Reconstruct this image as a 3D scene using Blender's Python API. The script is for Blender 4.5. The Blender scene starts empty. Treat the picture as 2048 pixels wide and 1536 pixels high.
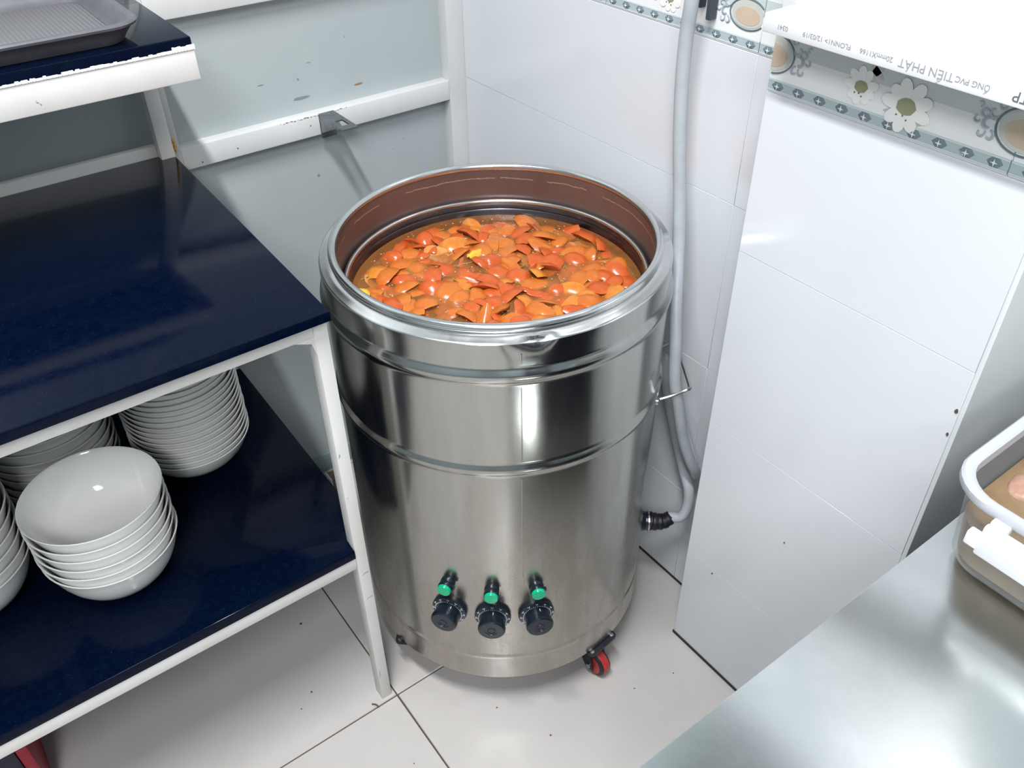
import bpy, bmesh, math, random
from mathutils import Vector, Matrix
rnd = random.Random(7)
S = bpy.context.scene
C = S.collection
PI = math.pi

# ------------------------------------------------------------------ camera, world, lights, exposure
cam_d = bpy.data.cameras.new('camera'); cam = bpy.data.objects.new('camera', cam_d); C.objects.link(cam)
cam_d.sensor_width = 36.0; cam_d.lens = 36.0 * 1729.58 / 2048.0; cam_d.clip_start = 0.02
Rm = Matrix(((0.80509241, 0.37620246, -0.45858252), (-0.59302615, 0.49475957, -0.63524244), (-0.01209168, 0.78338029, 0.62142507)))
cam.matrix_world = Matrix.Translation((0, 0, 1.43)) @ Rm.to_4x4()
S.camera = cam
W = bpy.data.worlds.new('world'); S.world = W; W.use_nodes = True
W.node_tree.nodes['Background'].inputs[0].default_value = (0.75, 0.85, 1.0, 1)
W.node_tree.nodes['Background'].inputs[1].default_value = 0.3
S.view_settings.view_transform = 'Standard'; S.view_settings.look = 'None'
S.view_settings.gamma = 1.0; S.view_settings.use_curve_mapping = False
S.view_settings.exposure = 0.14

LIGHTS = [(-0.06, 0.30, 2.70, 0.07, 0.9, 56), (-0.85, -1.15, 2.70, 0.6, 1.2, 66)]  # second entry is an unseen fill lamp, widened into a panel for soft shadows
def ceiling_light(i, x, y, z, wx, wy, watts):
    ld = bpy.data.lights.new('tube_and_fill_light', 'AREA'); ld.shape = 'RECTANGLE'; ld.size = wx; ld.size_y = wy
    ld.energy = watts; ld.color = (0.97, 0.985, 1.0)
    lo = bpy.data.objects.new('tube_and_fill_light', ld); C.objects.link(lo)
    lo.location = (x, y, z - 0.012)
for i, L in enumerate(LIGHTS): ceiling_light(i, *L)

# ------------------------------------------------------------------ materials
def mat(name, col=(0.8, 0.8, 0.8), rough=0.5, metal=0.0, **kw):
    m = bpy.data.materials.new(name); m.use_nodes = True
    b = m.node_tree.nodes['Principled BSDF']
    b.inputs['Base Color'].default_value = (*col, 1); b.inputs['Roughness'].default_value = rough; b.inputs['Metallic'].default_value = metal
    for k, v in kw.items(): b.inputs[k.replace('_', ' ')].default_value = v
    return m
class NT:
    def __init__(s, m): s.m = m; s.t = m.node_tree; s.b = s.t.nodes['Principled BSDF']
    def n(s, typ, **kw):
        x = s.t.nodes.new(typ)
        for k, v in kw.items(): setattr(x, k, v)
        return x
    def l(s, a, b): s.t.links.new(a, b)
    def coord(s, scale=(1, 1, 1), kind='Object'):
        c = s.n('ShaderNodeTexCoord'); mp = s.n('ShaderNodeMapping'); mp.inputs['Scale'].default_value = scale
        if kind == 'World':
            g = s.n('ShaderNodeNewGeometry'); s.l(g.outputs['Position'], mp.inputs['Vector'])
        else: s.l(c.outputs[kind], mp.inputs['Vector'])
        return mp.outputs['Vector']
    def noise(s, scale, detail=4, rough=0.6, vec=None):
        x = s.n('ShaderNodeTexNoise'); x.inputs['Scale'].default_value = scale; x.inputs['Detail'].default_value = detail; x.inputs['Roughness'].default_value = rough
        if vec: s.l(vec, x.inputs['Vector'])
        return x.outputs['Fac']
    def ramp(s, fac, stops):
        r = s.n('ShaderNodeValToRGB'); e = r.color_ramp.elements
        while len(e) < len(stops): e.new(0.5)
        for el, (p, c) in zip(e, stops):
            el.position = p; el.color = (*c, 1) if len(c) == 3 else c
        s.l(fac, r.inputs['Fac']); return r.outputs['Color']
    def mix(s, fac, a, b):
        x = s.n('ShaderNodeMix', data_type='RGBA')
        for inp, v in ((x.inputs[0], fac), (x.inputs[6], a), (x.inputs[7], b)):
            if hasattr(v, 'links'): s.l(v, inp)
            elif isinstance(v, (int, float)): inp.default_value = v
            else: inp.default_value = (*v, 1)
        return x.outputs[2]
    def bump(s, h, strength=0.2, dist=0.002):
        x = s.n('ShaderNodeBump'); x.inputs['Strength'].default_value = strength; x.inputs['Distance'].default_value = dist
        s.l(h, x.inputs['Height']); s.l(x.outputs['Normal'], s.b.inputs['Normal'])
    def math(s, op, a, b=None):
        x = s.n('ShaderNodeMath', operation=op)
        for inp, v in zip(x.inputs, (a, b)):
            if v is None: continue
            if hasattr(v, 'links'): s.l(v, inp)
            else: inp.default_value = v
        return x.outputs[0]
    def base(s, c): s.l(c, s.b.inputs['Base Color'])
    def roughness(s, c): s.l(c, s.b.inputs['Roughness'])
M = {}
def noisy(name, c1, c2, scale, rough, metal=0.0, bump=0.0, det=5, lo=0.35, hi=0.65, kind='World', sc=(1, 1, 1), **kw):
    m = mat(name, c1, rough, metal, **kw); t = NT(m); v = t.coord(sc, kind); f = t.noise(scale, det, 0.6, v)
    t.base(t.ramp(f, [(lo, c1), (hi, c2)]))
    if bump: t.bump(f, bump, 0.001)
    M[name] = m; return m
def painted(name, col, chip):
    m = mat(name, col, 0.42); t = NT(m); v = t.coord((1, 1, 1), 'World')
    a = t.noise(38, 6, 0.7, v); b = t.noise(4.5, 3, 0.5, v)
    k = t.math('MULTIPLY', a, t.math('ADD', b, 0.35))
    c = t.ramp(k, [(0.0, col), (0.675, col), (0.69, chip)])
    d = t.ramp(t.noise(9, 5, 0.6, v), [(0.35, (1, 1, 1)), (0.8, (0.9, 0.87, 0.82))])
    x = t.n('ShaderNodeMix', data_type='RGBA', blend_type='MULTIPLY'); x.inputs[0].default_value = 1.0
    t.l(c, x.inputs[6]); t.l(d, x.inputs[7]); t.base(x.outputs[2]); t.bump(k, 0.15, 0.001)
    M[name] = m
painted('white_paint', (0.72, 0.71, 0.70), (0.25, 0.25, 0.24))
noisy('partition_paint', (0.68, 0.68, 0.68), (0.62, 0.62, 0.61), 7, 0.38, bump=0.04)
noisy('panel_grey', (0.38, 0.425, 0.435), (0.42, 0.465, 0.47), 3, 0.45, bump=0.03)
noisy('wall_tile', (0.69, 0.71, 0.745), (0.66, 0.68, 0.715), 2.5, 0.16)
noisy('plaster', (0.76, 0.79, 0.80), (0.72, 0.75, 0.76), 3, 0.5, bump=0.03)
noisy('floor_tile', (0.53, 0.505, 0.487), (0.47, 0.447, 0.43), 2.2, 0.22)
noisy('room_paint', (0.26, 0.31, 0.33), (0.23, 0.28, 0.30), 2, 0.6)
noisy('ceiling_paint', (0.72, 0.74, 0.75), (0.68, 0.70, 0.71), 2, 0.7)
M['grout'] = mat('grout', (0.60, 0.61, 0.62), 0.8)
M['floor_grout'] = mat('floor_grout', (0.07, 0.055, 0.045), 0.9)
M['dark_joint'] = mat('dark_joint', (0.03, 0.028, 0.027), 0.9)
# granite
g = mat('granite', (0.002, 0.006, 0.018), 0.10, 0.0, Specular_IOR_Level=0.12); t = NT(g); v = t.coord((1, 1, 1), 'World')
f = t.noise(420, 2, 0.5, v); f2 = t.noise(90, 3, 0.6, v)
t.base(t.mix(t.ramp(f, [(0.66, (0, 0, 0)), (0.80, (1, 1, 1))]), t.ramp(f2, [(0.3, (0.0006, 0.0022, 0.012)), (0.8, (0.0015, 0.005, 0.015))]), (0.012, 0.024, 0.032)))
t.roughness(t.ramp(f2, [(0.3, (0.08,) * 3), (0.7, (0.14,) * 3)])); M['granite'] = g
# stainless steels
def steel(name, c1, c2, r1, r2, sc, stain=None, bump=0.05):
    m = mat(name, c1, r1, 1.0); t = NT(m); v = t.coord(sc, 'World'); f = t.noise(6, 6, 0.65, v)
    col = t.ramp(f, [(0.3, c1), (0.7, c2)])
    if stain:
        v2 = t.coord((9, 9, 2.6), 'World'); s1 = t.noise(1.6, 7, 0.7, v2)
        g = t.n('ShaderNodeNewGeometry'); sp = t.n('ShaderNodeSeparateXYZ'); t.l(g.outputs['Position'], sp.inputs[0])
        low = t.n('ShaderNodeMapRange'); low.inputs[1].default_value = 0.75; low.inputs[2].default_value = 0.2; t.l(sp.outputs['Z'], low.inputs[0])
        k = t.math('MULTIPLY', t.ramp(s1, [(0.34, (0, 0, 0)), (0.66, (1, 1, 1))]), low.outputs[0])
        col = t.mix(t.math('MULTIPLY', k, 0.75), col, stain)
        t.roughness(t.math('ADD', t.math('MULTIPLY', k, 0.22), t.ramp(f, [(0.3, (r1,) * 3), (0.7, (r2,) * 3)])))
    else: t.roughness(t.ramp(f, [(0.3, (r1,) * 3), (0.7, (r2,) * 3)]))
    t.base(col)
    if bump: t.bump(f, bump, 0.0006)
    M[name] = m
steel('steel_body', (0.49, 0.49, 0.465), (0.42, 0.42, 0.40), 0.13, 0.22, (5, 5, 0.5), stain=(0.36, 0.31, 0.25))
steel('steel_rim', (0.72, 0.73, 0.73), (0.62, 0.63, 0.62), 0.14, 0.26, (3, 3, 3))
steel('steel_table', (0.72, 0.75, 0.74), (0.60, 0.63, 0.62), 0.15, 0.25, (1.1, 0.8, 1), bump=0.4)
steel('wire_steel', (0.62, 0.63, 0.64), (0.5, 0.51, 0.52), 0.2, 0.3, (4, 4, 4))
steel('galvanised', (0.34, 0.37, 0.38), (0.22, 0.24, 0.25), 0.35, 0.5, (12, 12, 12))
# inner wall of the pot: steel tinted brown for the reflected soup, with a dried scum line below the rim
m = mat('steel_inner', (0.2, 0.15, 0.14), 0.34, 0.6); t = NT(m)
v = t.coord((1, 1, 1), 'World'); g = t.n('ShaderNodeNewGeometry'); sp = t.n('ShaderNodeSeparateXYZ'); t.l(g.outputs['Position'], sp.inputs[0])
wob = t.noise(9, 4, 0.7, v); fine = t.noise(120, 3, 0.7, v)
zz = t.math('ADD', sp.outputs['Z'], t.math('MULTIPLY', t.math('SUBTRACT', wob, 0.5), 0.012))
zz = t.math('ADD', zz, t.math('MULTIPLY', t.math('SUBTRACT', fine, 0.5), 0.004))
d = t.math('ABSOLUTE', t.math('SUBTRACT', zz, 0.7985))
line = t.math('MULTIPLY', t.math('LESS_THAN', d, 0.0008), t.math('GREATER_THAN', t.noise(14, 3, 0.5, v), 0.42))
t.base(t.mix(line, t.ramp(t.noise(5, 5, 0.6, v), [(0.3, (0.15, 0.105, 0.095)), (0.7, (0.21, 0.155, 0.14))]), (0.42, 0.34, 0.27)))
M['steel_inner'] = m
steel('steel_dark', (0.16, 0.16, 0.17), (0.10, 0.10, 0.11), 0.25, 0.35, (4, 4, 4))
M['porcelain'] = mat('porcelain', (0.90, 0.90, 0.875), 0.10)
noisy('tray_shaded', (0.085, 0.085, 0.098), (0.115, 0.113, 0.128), 30, 0.42, kind='Object')  # tray shell: shade on rim and sides put into a darker colour
t = NT(M['tray_shaded'])
M['tray_ribbed_lit'] = m = mat('tray_ribbed_lit', (0.16, 0.155, 0.165), 0.45); t = NT(m)  # lighter copy of the tray plastic for the lit inside
w = t.n('ShaderNodeTexWave'); w.bands_direction = 'X'; w.inputs['Scale'].default_value = 55; w.inputs['Distortion'].default_value = 0.2
t.l(t.coord((1, 1, 1), 'World'), w.inputs['Vector']); t.bump(w.outputs['Fac'], 0.35, 0.002)
M['black_plastic'] = mat('black_plastic', (0.006, 0.012, 0.020), 0.28)
M['clip_grey'] = mat('clip_grey', (0.05, 0.065, 0.08), 0.4)
M['black_rubber'] = mat('black_rubber', (0.006, 0.007, 0.014), 0.5)
M['dial_print'] = mat('dial_print', (0.55, 0.60, 0.62), 0.5)
M['green_lens'] = mat('green_lens', (0.0, 0.36, 0.17), 0.15, 0.0, Emission_Color=(0.0, 0.8, 0.40, 1), Emission_Strength=0.05)
M['caster_red'] = mat('caster_red', (0.45, 0.03, 0.025), 0.4)
noisy('conduit_grey', (0.42, 0.45, 0.48), (0.36, 0.39, 0.42), 25, 0.42, bump=0.1)
M['white_plastic'] = mat('white_plastic', (0.74, 0.75, 0.77), 0.3)
M['pvc'] = mat('pvc', (0.74, 0.74, 0.76), 0.35)
M['print_grey'] = mat('print_grey', (0.30, 0.31, 0.34), 0.6)
M['print_dark'] = mat('print_dark', (0.10, 0.13, 0.15), 0.6)
M['lamp_diffuser'] = mat('lamp_diffuser', (0.9, 0.9, 0.9), 0.5)
M['box_plastic'] = m = mat('box_plastic', (0.55, 0.55, 0.54), 0.25, 0.0, Alpha=0.26)
M['box_rim'] = mat('box_rim', (0.54, 0.56, 0.61), 0.3, 0.0, Alpha=0.8)
noisy('meat_broth', (0.19, 0.115, 0.055), (0.27, 0.19, 0.11), 18, 0.2)
noisy('meat', (0.30, 0.14, 0.10), (0.44, 0.28, 0.20), 40, 0.35, bump=0.5)
M['red_plastic'] = mat('red_plastic', (0.30, 0.004, 0.022), 0.4)
M['dark_plastic'] = mat('dark_plastic', (0.010, 0.010, 0.03), 0.4)
noisy('carton', (0.30, 0.21, 0.11), (0.22, 0.15, 0.09), 60, 0.7, kind='Object')
M['rust'] = mat('rust', (0.5, 0.28, 0.03), 0.8)
M['caulk'] = mat('caulk', (0.85, 0.84, 0.83), 0.6)
M['smudge'] = mat('smudge', (0.20, 0.24, 0.25), 0.7)
M['dirt'] = mat('dirt', (0.09, 0.06, 0.05), 0.9)
M['baseboard'] = mat('baseboard', (0.25, 0.32, 0.33), 0.5)
# border prints
M['border_white'] = mat('border_white', (0.80, 0.81, 0.81), 0.18)
M['border_band'] = mat('border_band', (0.56, 0.62, 0.62), 0.2)
M['strip_grey'] = mat('strip_grey', (0.42, 0.50, 0.52), 0.2)
M['strip_line'] = mat('strip_line', (0.60, 0.67, 0.68), 0.2)
M['bead'] = mat('bead', (0.16, 0.21, 0.235), 0.18)
M['bead_star'] = mat('bead_star', (0.70, 0.82, 0.82), 0.2)
noisy('medallion', (0.62, 0.50, 0.40), (0.55, 0.43, 0.32), 18, 0.2)
M['medallion_edge'] = mat('medallion_edge', (0.55, 0.56, 0.52), 0.2)
M['medallion_ring'] = mat('medallion_ring', (0.12, 0.17, 0.18), 0.3)
M['scroll'] = mat('scroll', (0.38, 0.43, 0.47), 0.3)
M['petal'] = mat('petal', (0.84, 0.84, 0.82), 0.3)
M['petal_shade'] = mat('petal_shade', (0.52, 0.49, 0.47), 0.3)
M['flower_eye'] = mat('flower_eye', (0.30, 0.31, 0.19), 0.4)
# broth and tomatoes
m = mat('broth', (0.34, 0.12, 0.025), 0.06, 0.0, Alpha=0.42); t = NT(m)
f = t.noise(75, 8, 0.75, t.coord((1, 1, 1), 'World')); t.base(t.ramp(f, [(0.3, (0.36, 0.13, 0.03)), (0.7, (0.52, 0.20, 0.06))])); t.bump(t.noise(120, 3, 0.5, t.coord((1, 1, 1), 'World')), 0.35, 0.002)
M['broth'] = m
noisy('broth_deep', (0.10, 0.06, 0.025), (0.34, 0.10, 0.03), 26, 0.5, lo=.42, hi=.62)
def tomato(name, c1, c2):
    m = mat(name, c1, 0.24, 0.0, Subsurface_Weight=0.15, Subsurface_Scale=0.01); t = NT(m)
    m.node_tree.nodes['Principled BSDF'].inputs['Subsurface Radius'].default_value = (1, 0.3, 0.1)
    f = t.noise(60, 4, 0.6, t.coord((1, 1, 1), 'Object')); t.base(t.ramp(f, [(0.35, c1), (0.7, c2)])); t.bump(f, 0.2, 0.002); M[name] = m
tomato('tomato_red', (0.47, 0.072, 0.012), (0.50, 0.115, 0.02))
tomato('tomato_orange', (0.49, 0.115, 0.014), (0.52, 0.17, 0.026))
tomato('tomato_amber', (0.52, 0.155, 0.016), (0.58, 0.23, 0.035))
tomato('tomato_yellow', (0.80, 0.42, 0.02), (0.85, 0.52, 0.10))
tomato('flesh_red', (0.50, 0.10, 0.03), (0.56, 0.18, 0.06))
tomato('flesh_orange', (0.56, 0.19, 0.035), (0.62, 0.30, 0.08))
tomato('flesh_pale', (0.62, 0.33, 0.08), (0.68, 0.44, 0.16))
M['onion'] = mat('onion', (0.75, 0.55, 0.50), 0.3)
M['herb'] = mat('herb', (0.26, 0.20, 0.03), 0.4)
M['foam'] = mat('foam', (0.80, 0.42, 0.22), 0.15, 0.0, Alpha=0.6)

# ------------------------------------------------------------------ mesh helpers
class MB:
    def __init__(s): s.bm = bmesh.new()
    def box(s, x0, x1, y0, y1, z0, z1, bev=0.0, mtx=None, seg=2, mi=0):
        r = bmesh.ops.create_cube(s.bm, size=1.0); vs = r['verts']
        for v in vs: v.co = Vector(((x0 + x1) / 2 + v.co.x * (x1 - x0), (y0 + y1) / 2 + v.co.y * (y1 - y0), (z0 + z1) / 2 + v.co.z * (z1 - z0)))
        if bev:
            es = list({e for v in vs for e in v.link_edges})
            q = bmesh.ops.bevel(s.bm, geom=es, offset=bev, segments=seg, profile=0.5, affect='EDGES')
            vs = list({v for f in q['faces'] for v in f.verts})
        if mtx is not None:
            for v in vs: v.co = mtx @ v.co
        return s
    def lathe(s, prof, cx=0, cy=0, seg=48, mtx=None, fn=None, cap0=False, cap1=False):
        rings = []
        for (r, z) in prof:
            ring = []
            for k in range(seg):
                a = 2 * PI * k / seg; p = Vector((r * math.sin(a), -r * math.cos(a), z))
                if fn: p = fn(p, a, r, z)
                if mtx is not None: p = mtx @ p
                ring.append(s.bm.verts.new(p + Vector((cx, cy, 0))))
            rings.append(ring)
        for A, B in zip(rings, rings[1:]):
            for k in range(seg):
                j = (k + 1) % seg; s.bm.faces.new((A[k], A[j], B[j], B[k]))
        if cap0: s.bm.faces.new(rings[0][::-1])
        if cap1: s.bm.faces.new(rings[-1])
        return s
    def tube(s, pts, r, seg=12, closed=False):
        pts = [Vector(p) for p in pts]; n = len(pts); rings = []
        up = Vector((0.13, 0.31, 0.94)); prev = None
        for i, p in enumerate(pts):
            if closed: d = pts[(i + 1) % n] - pts[i - 1]
            else: d = pts[min(i + 1, n - 1)] - pts[max(i - 1, 0)]
            d.normalize()
            if prev is None:
                a = d.cross(up)
                if a.length < 1e-3: a = d.cross(Vector((1, 0, 0)))
            else: a = prev - d * prev.dot(d)
            a.normalize(); prev = a; b = d.cross(a)
            rr = r[i] if isinstance(r, (list, tuple)) else r
            rings.append([s.bm.verts.new(p + (a * math.cos(2 * PI * k / seg) + b * math.sin(2 * PI * k / seg)) * rr) for k in range(seg)])
        m = n if closed else n - 1
        for i in range(m):
            A, B = rings[i], rings[(i + 1) % n]
            for k in range(seg): s.bm.faces.new((A[k], A[(k + 1) % seg], B[(k + 1) % seg], B[k]))
        if not closed: s.bm.faces.new(rings[0][::-1]); s.bm.faces.new(rings[-1])
        return s
    def prism(s, poly, h, mtx):
        a = [s.bm.verts.new(mtx @ Vector((x, y, 0))) for x, y in poly]; b = [s.bm.verts.new(mtx @ Vector((x, y, h))) for x, y in poly]
        n = len(poly); s.bm.faces.new(a[::-1]); s.bm.faces.new(b)
        for i in range(n): s.bm.faces.new((a[i], a[(i + 1) % n], b[(i + 1) % n], b[i]))
        return s
    def mesh(s, name, m, smooth=True, base=(0, 0, 0), angle=40):
        bmesh.ops.recalc_face_normals(s.bm, faces=s.bm.faces[:])
        if any(base): bmesh.ops.translate(s.bm, verts=s.bm.verts[:], vec=-Vector(base))
        if smooth:
            for f in s.bm.faces: f.smooth = True
            for e in s.bm.edges:
                if len(e.link_faces) == 2 and e.calc_face_angle(0) > math.radians(angle): e.smooth = False
        me = bpy.data.meshes.new(name); s.bm.to_mesh(me); s.bm.free()
        me.materials.append(M[m] if isinstance(m, str) else m); return me
def wl(o):
    p = Vector((0, 0, 0))
    while o is not None: p += Vector(o.location); o = o.parent
    return p
def link(name, me, parent=None, loc=None):
    o = bpy.data.objects.new(name, me); C.objects.link(o)
    if parent is not None: o.parent = parent
    if loc is not None: o.location = loc
    return o
def part(name, mb, m, parent, smooth=True, **kw):            # coordinates are world coordinates
    return link(name, mb.mesh(name, m, smooth, base=tuple(wl(parent)), **kw), parent)
def tag(o, label, cat, group=None, kind=None):
    o['label'] = label
    if cat: o['category'] = cat
    if group: o['group'] = group
    if kind: o['kind'] = kind
    return o
def thing(name, loc, label, cat, group=None, kind=None):
    o = bpy.data.objects.new(name, None); C.objects.link(o); o.location = loc; o.empty_display_size = 0.05
    return tag(o, label, cat, group, kind)
def single(name, mb, m, loc, label, cat, group=None, kind=None, **kw):
    return tag(link(name, mb.mesh(name, m, base=loc, **kw), None, loc), label, cat, group, kind)
def catmull(pts, n=8):
    P = [Vector(p) for p in pts]; P = [P[0] * 2 - P[1]] + P + [P[-1] * 2 - P[-2]]; out = []
    for i in range(1, len(P) - 2):
        for k in range(n):
            t = k / n; a, b, c, d = P[i - 1:i + 3]
            out.append(0.5 * ((2 * b) + (c - a) * t + (2 * a - 5 * b + 4 * c - d) * t * t + (3 * b - a - 3 * c + d) * t ** 3))
    out.append(P[-2]); return out

# ------------------------------------------------------------------ room
XR, YB, XL, YF, ZC = 0.938, 1.465, -2.2, -2.4, 2.9
floor = single('floor', MB().box(XL - .1, XR + .6, YF - .1, YB + .1, -0.06, -0.003), 'floor_grout', (0, 0, 0), 'white floor tiles with thin dark joints', 'floor', kind='structure')
ftile = MB().box(-.2988, .2988, -.2988, .2988, -0.01, 0.0, 0.0012, seg=1).mesh('floor_tile', 'floor_tile')
for i in range(-5, 3):
    for j in range(-5, 2):
        x = 0.344 + 0.3 + 0.6 * (i - 0); y = 0.851 + 0.3 + 0.6 * (j - 0)
        if x - .3 > XR + .4 or y - .3 > YB: continue
        link('floor_tile', ftile, floor, (x, y, rnd.uniform(-.0004, 0)))
single('ceiling', MB().box(XL - .1, XR + .6, YF - .1, YB + .1, ZC, ZC + .05), 'ceiling_paint', (0, 0, ZC), 'plain pale grey ceiling above the kitchen', 'ceiling', kind='structure')
single('wall_left', MB().box(XL - .1, XL, YF, YB, 0, ZC), 'room_paint', (XL, 0, 0), 'plain grey wall at the far left of the kitchen', 'wall', kind='structure')
single('wall_front', MB().box(XL, XR + .6, YF - .1, YF, 0, ZC), 'room_paint', (0, YF, 0), 'plain grey wall behind the photographer', 'wall', kind='structure')
# back partition: grey panels in a white frame
wb = thing('wall_back', (0, YB, 0), 'grey panel partition in a white painted frame behind the pot', 'wall', kind='structure')
def pan(x0, x1, z0, z1): part('panel', MB().box(x0, x1, YB, YB + .012, z0, z1), 'panel_grey', wb)
YP = 1.44
pan(XL, .349, .05, .80); pan(XL, .349, .80, 1.06); pan(.349, .92, .05, .825); pan(.349, .92, .825, 1.06); pan(XL, XR, 1.06, ZC)
part('stud', MB().box(.9, .9455, YP, YB + .01, 0.0, ZC, .002), 'partition_paint', wb)
part('stud', MB().box(.3475, .3635, YP, YB + .01, 0.0, ZC, .0015), 'partition_paint', wb)
part('rail', MB().box(.3635, .9, YP + .001, YB + .01, .807, .8455, .002), 'partition_paint', wb)
part('rail', MB().box(.3635, .9, YP + .001, YB + .01, 1.047, 1.10, .002), 'partition_paint', wb)
part('rail', MB().box(XL, .3475, YP + .001, YB + .01, .807, .8455, .002), 'partition_paint', wb)
single('baseboard_back', MB().box(XL, XR, YB - .004, YB + .012, 0, .05, .002), 'baseboard', (0, YB, 0), 'dull green skirting strip under the grey partition', 'baseboard', kind='structure')

def chip(x, y, z, w, h, m_, seed):                       # flaked spot on a face looking towards -Y
    r = random.Random(seed); n = 9
    poly = [(w / 2 * math.cos(2 * PI * k / n) * r.uniform(.7, 1.1), h / 2 * math.sin(2 * PI * k / n) * r.uniform(.5, 1.2)) for k in range(n)]
    part('paint_chip', MB().prism(poly, .0006, Matrix(((1, 0, 0, x), (0, 0, 1, y - .0003), (0, 1, 0, z), (0, 0, 0, 1)))), m_, wb, smooth=False)
for k in range(26):
    chip(.545 + k * .0052 + rnd.uniform(-.002, .002), YP + .001, .8437 + rnd.uniform(-.0008, .0008) + (.0006 if k > 16 else 0), rnd.uniform(.002, .0055), rnd.uniform(.0008, .0018), 'dirt' if k % 3 else 'panel_grey', k)
chip(.592, YP + .001, .8445, .008, .0018, 'rust', 50)
for (x, z, w, h) in [(.60, .905, .004, .006), (.625, .93, .008, .0016), (.80, .745, .003, .003), (.775, .73, .002, .003), (.61, .72, .006, .006), (.53, .91, .012, .002), (.70, .96, .002, .003)]:
    chip(x, YB, z, w, h, 'smudge', int(x * 1000))
chip(.600, YB, .872, .036, .006, 'smudge', 77); chip(.716, YB, .872, .020, .005, 'carton', 78)
for (x, z) in [(.46, .822), (.395, .815), (.60, .828)]: chip(x, YP + .001, z, .0028, .003, 'dirt', int(z * 999))
for (x, y, r_) in [(.475, .72, .0016), (.52, .62, .0020), (.40, .58, .0018), (.33, .66, .0016), (.30, .72, .0014), (.22, .95, .0020), (.70, .60, .0015), (.78, .58, .0015), (.27, 1.10, .003), (.19, .93, .0014)]:
    part('speck', MB().prism([(x + r_ * math.cos(2 * PI * k / 7) * rnd.uniform(.6, 1.1), y + r_ * math.sin(2 * PI * k / 7) * rnd.uniform(.6, 1.1)) for k in range(7)], .0006, Matrix.Translation((0, 0, .0))), 'dirt', floor, smooth=False)

# tiled wall on the right and the pillar in front of it
def make_border(par, face, y0, y1, joints, gap=.0012):
    # decorative border tiles, wall face towards -X at x = face, printed relief stays a fraction of a millimetre proud
    z0, z1 = 1.062, 1.142
    ys = [y0] + [j for j in joints if y0 < j < y1] + [y1]
    for a, b in zip(ys, ys[1:]):
        bt = part('border_tile', MB().box(face, face + .009, a + gap / 2, b - gap / 2, z0, z1, .0005, seg=1), 'border_white', par)
        part('grey_band', MB().box(face - .0002, face + .001, a + gap / 2, b - gap / 2, 1.108, 1.129), 'border_band', bt)
        part('bead_strip', MB().box(face - .0003, face + .001, a + gap / 2, b - gap / 2, 1.0635, 1.0775), 'strip_grey', bt)
        for zz in (1.0648, 1.0763): part('strip_line', MB().box(face - .0006, face + .001, a + gap / 2, b - gap / 2, zz - .0008, zz + .0008), 'strip_line', bt)
        n = max(1, int(round((b - a) / .0312)))
        for k in range(n):
            yc = b - (k + .5) * (b - a) / n
            if yc - .009 < a or yc + .009 > b: continue
            bm = MB(); c = bm.bm.verts.new((face - .0022, yc, 1.0705))
            ring = [bm.bm.verts.new((face - .0002, yc + .0092 * math.cos(t) * (1 if abs(math.cos(t)) > .9 else .78), 1.0705 + .0068 * math.sin(t))) for t in [PI / 3 * q for q in range(6)]]
            for q in range(6): bm.bm.faces.new((ring[q], ring[(q + 1) % 6], c))
            bm.bm.faces.new(ring[::-1])
            part('bead', bm, 'bead', bt, smooth=False)
            st = MB(); c = [(face - .0024, yc + r * math.cos(t), 1.0705 + r * math.sin(t)) for t, r in [(PI / 4 * q, .0042 if q % 2 == 0 else .0012) for q in range(8)]]
            vs = [st.bm.verts.new(p) for p in c]; st.bm.faces.new(vs); 
            part('bead_star', st, 'bead_star', bt, smooth=False)
def oval(face, yc, zc, ry, rz, x, ylo=None, yhi=None, n=40):
    pts = [(yc + ry * math.cos(2 * PI * k / n), zc + rz * math.sin(2 * PI * k / n)) for k in range(n)]
    if ylo is not None: pts = [(max(p[0], ylo), p[1]) for p in pts]
    if yhi is not None: pts = [(min(p[0], yhi), p[1]) for p in pts]
    return pts
def plate(poly, face, x, h=.0006):
    # polygon given in (y, z), laid on a wall facing -X
    out = []
    for p in poly:
        if not out or (abs(p[0] - out[-1][0]) + abs(p[1] - out[-1][1])) > 1e-5: out.append(p)
    if abs(out[0][0] - out[-1][0]) + abs(out[0][1] - out[-1][1]) < 1e-5: out.pop()
    mb = MB(); a = [mb.bm.verts.new((face - x, y, z)) for y, z in out]; b = [mb.bm.verts.new((face - x + h, y, z)) for y, z in out]
    mb.bm.faces.new(a); mb.bm.faces.new(b[::-1]); n = len(out)
    for i in range(n): mb.bm.faces.new((a[i], b[i], b[(i + 1) % n], a[(i + 1) % n]))
    return mb
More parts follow.
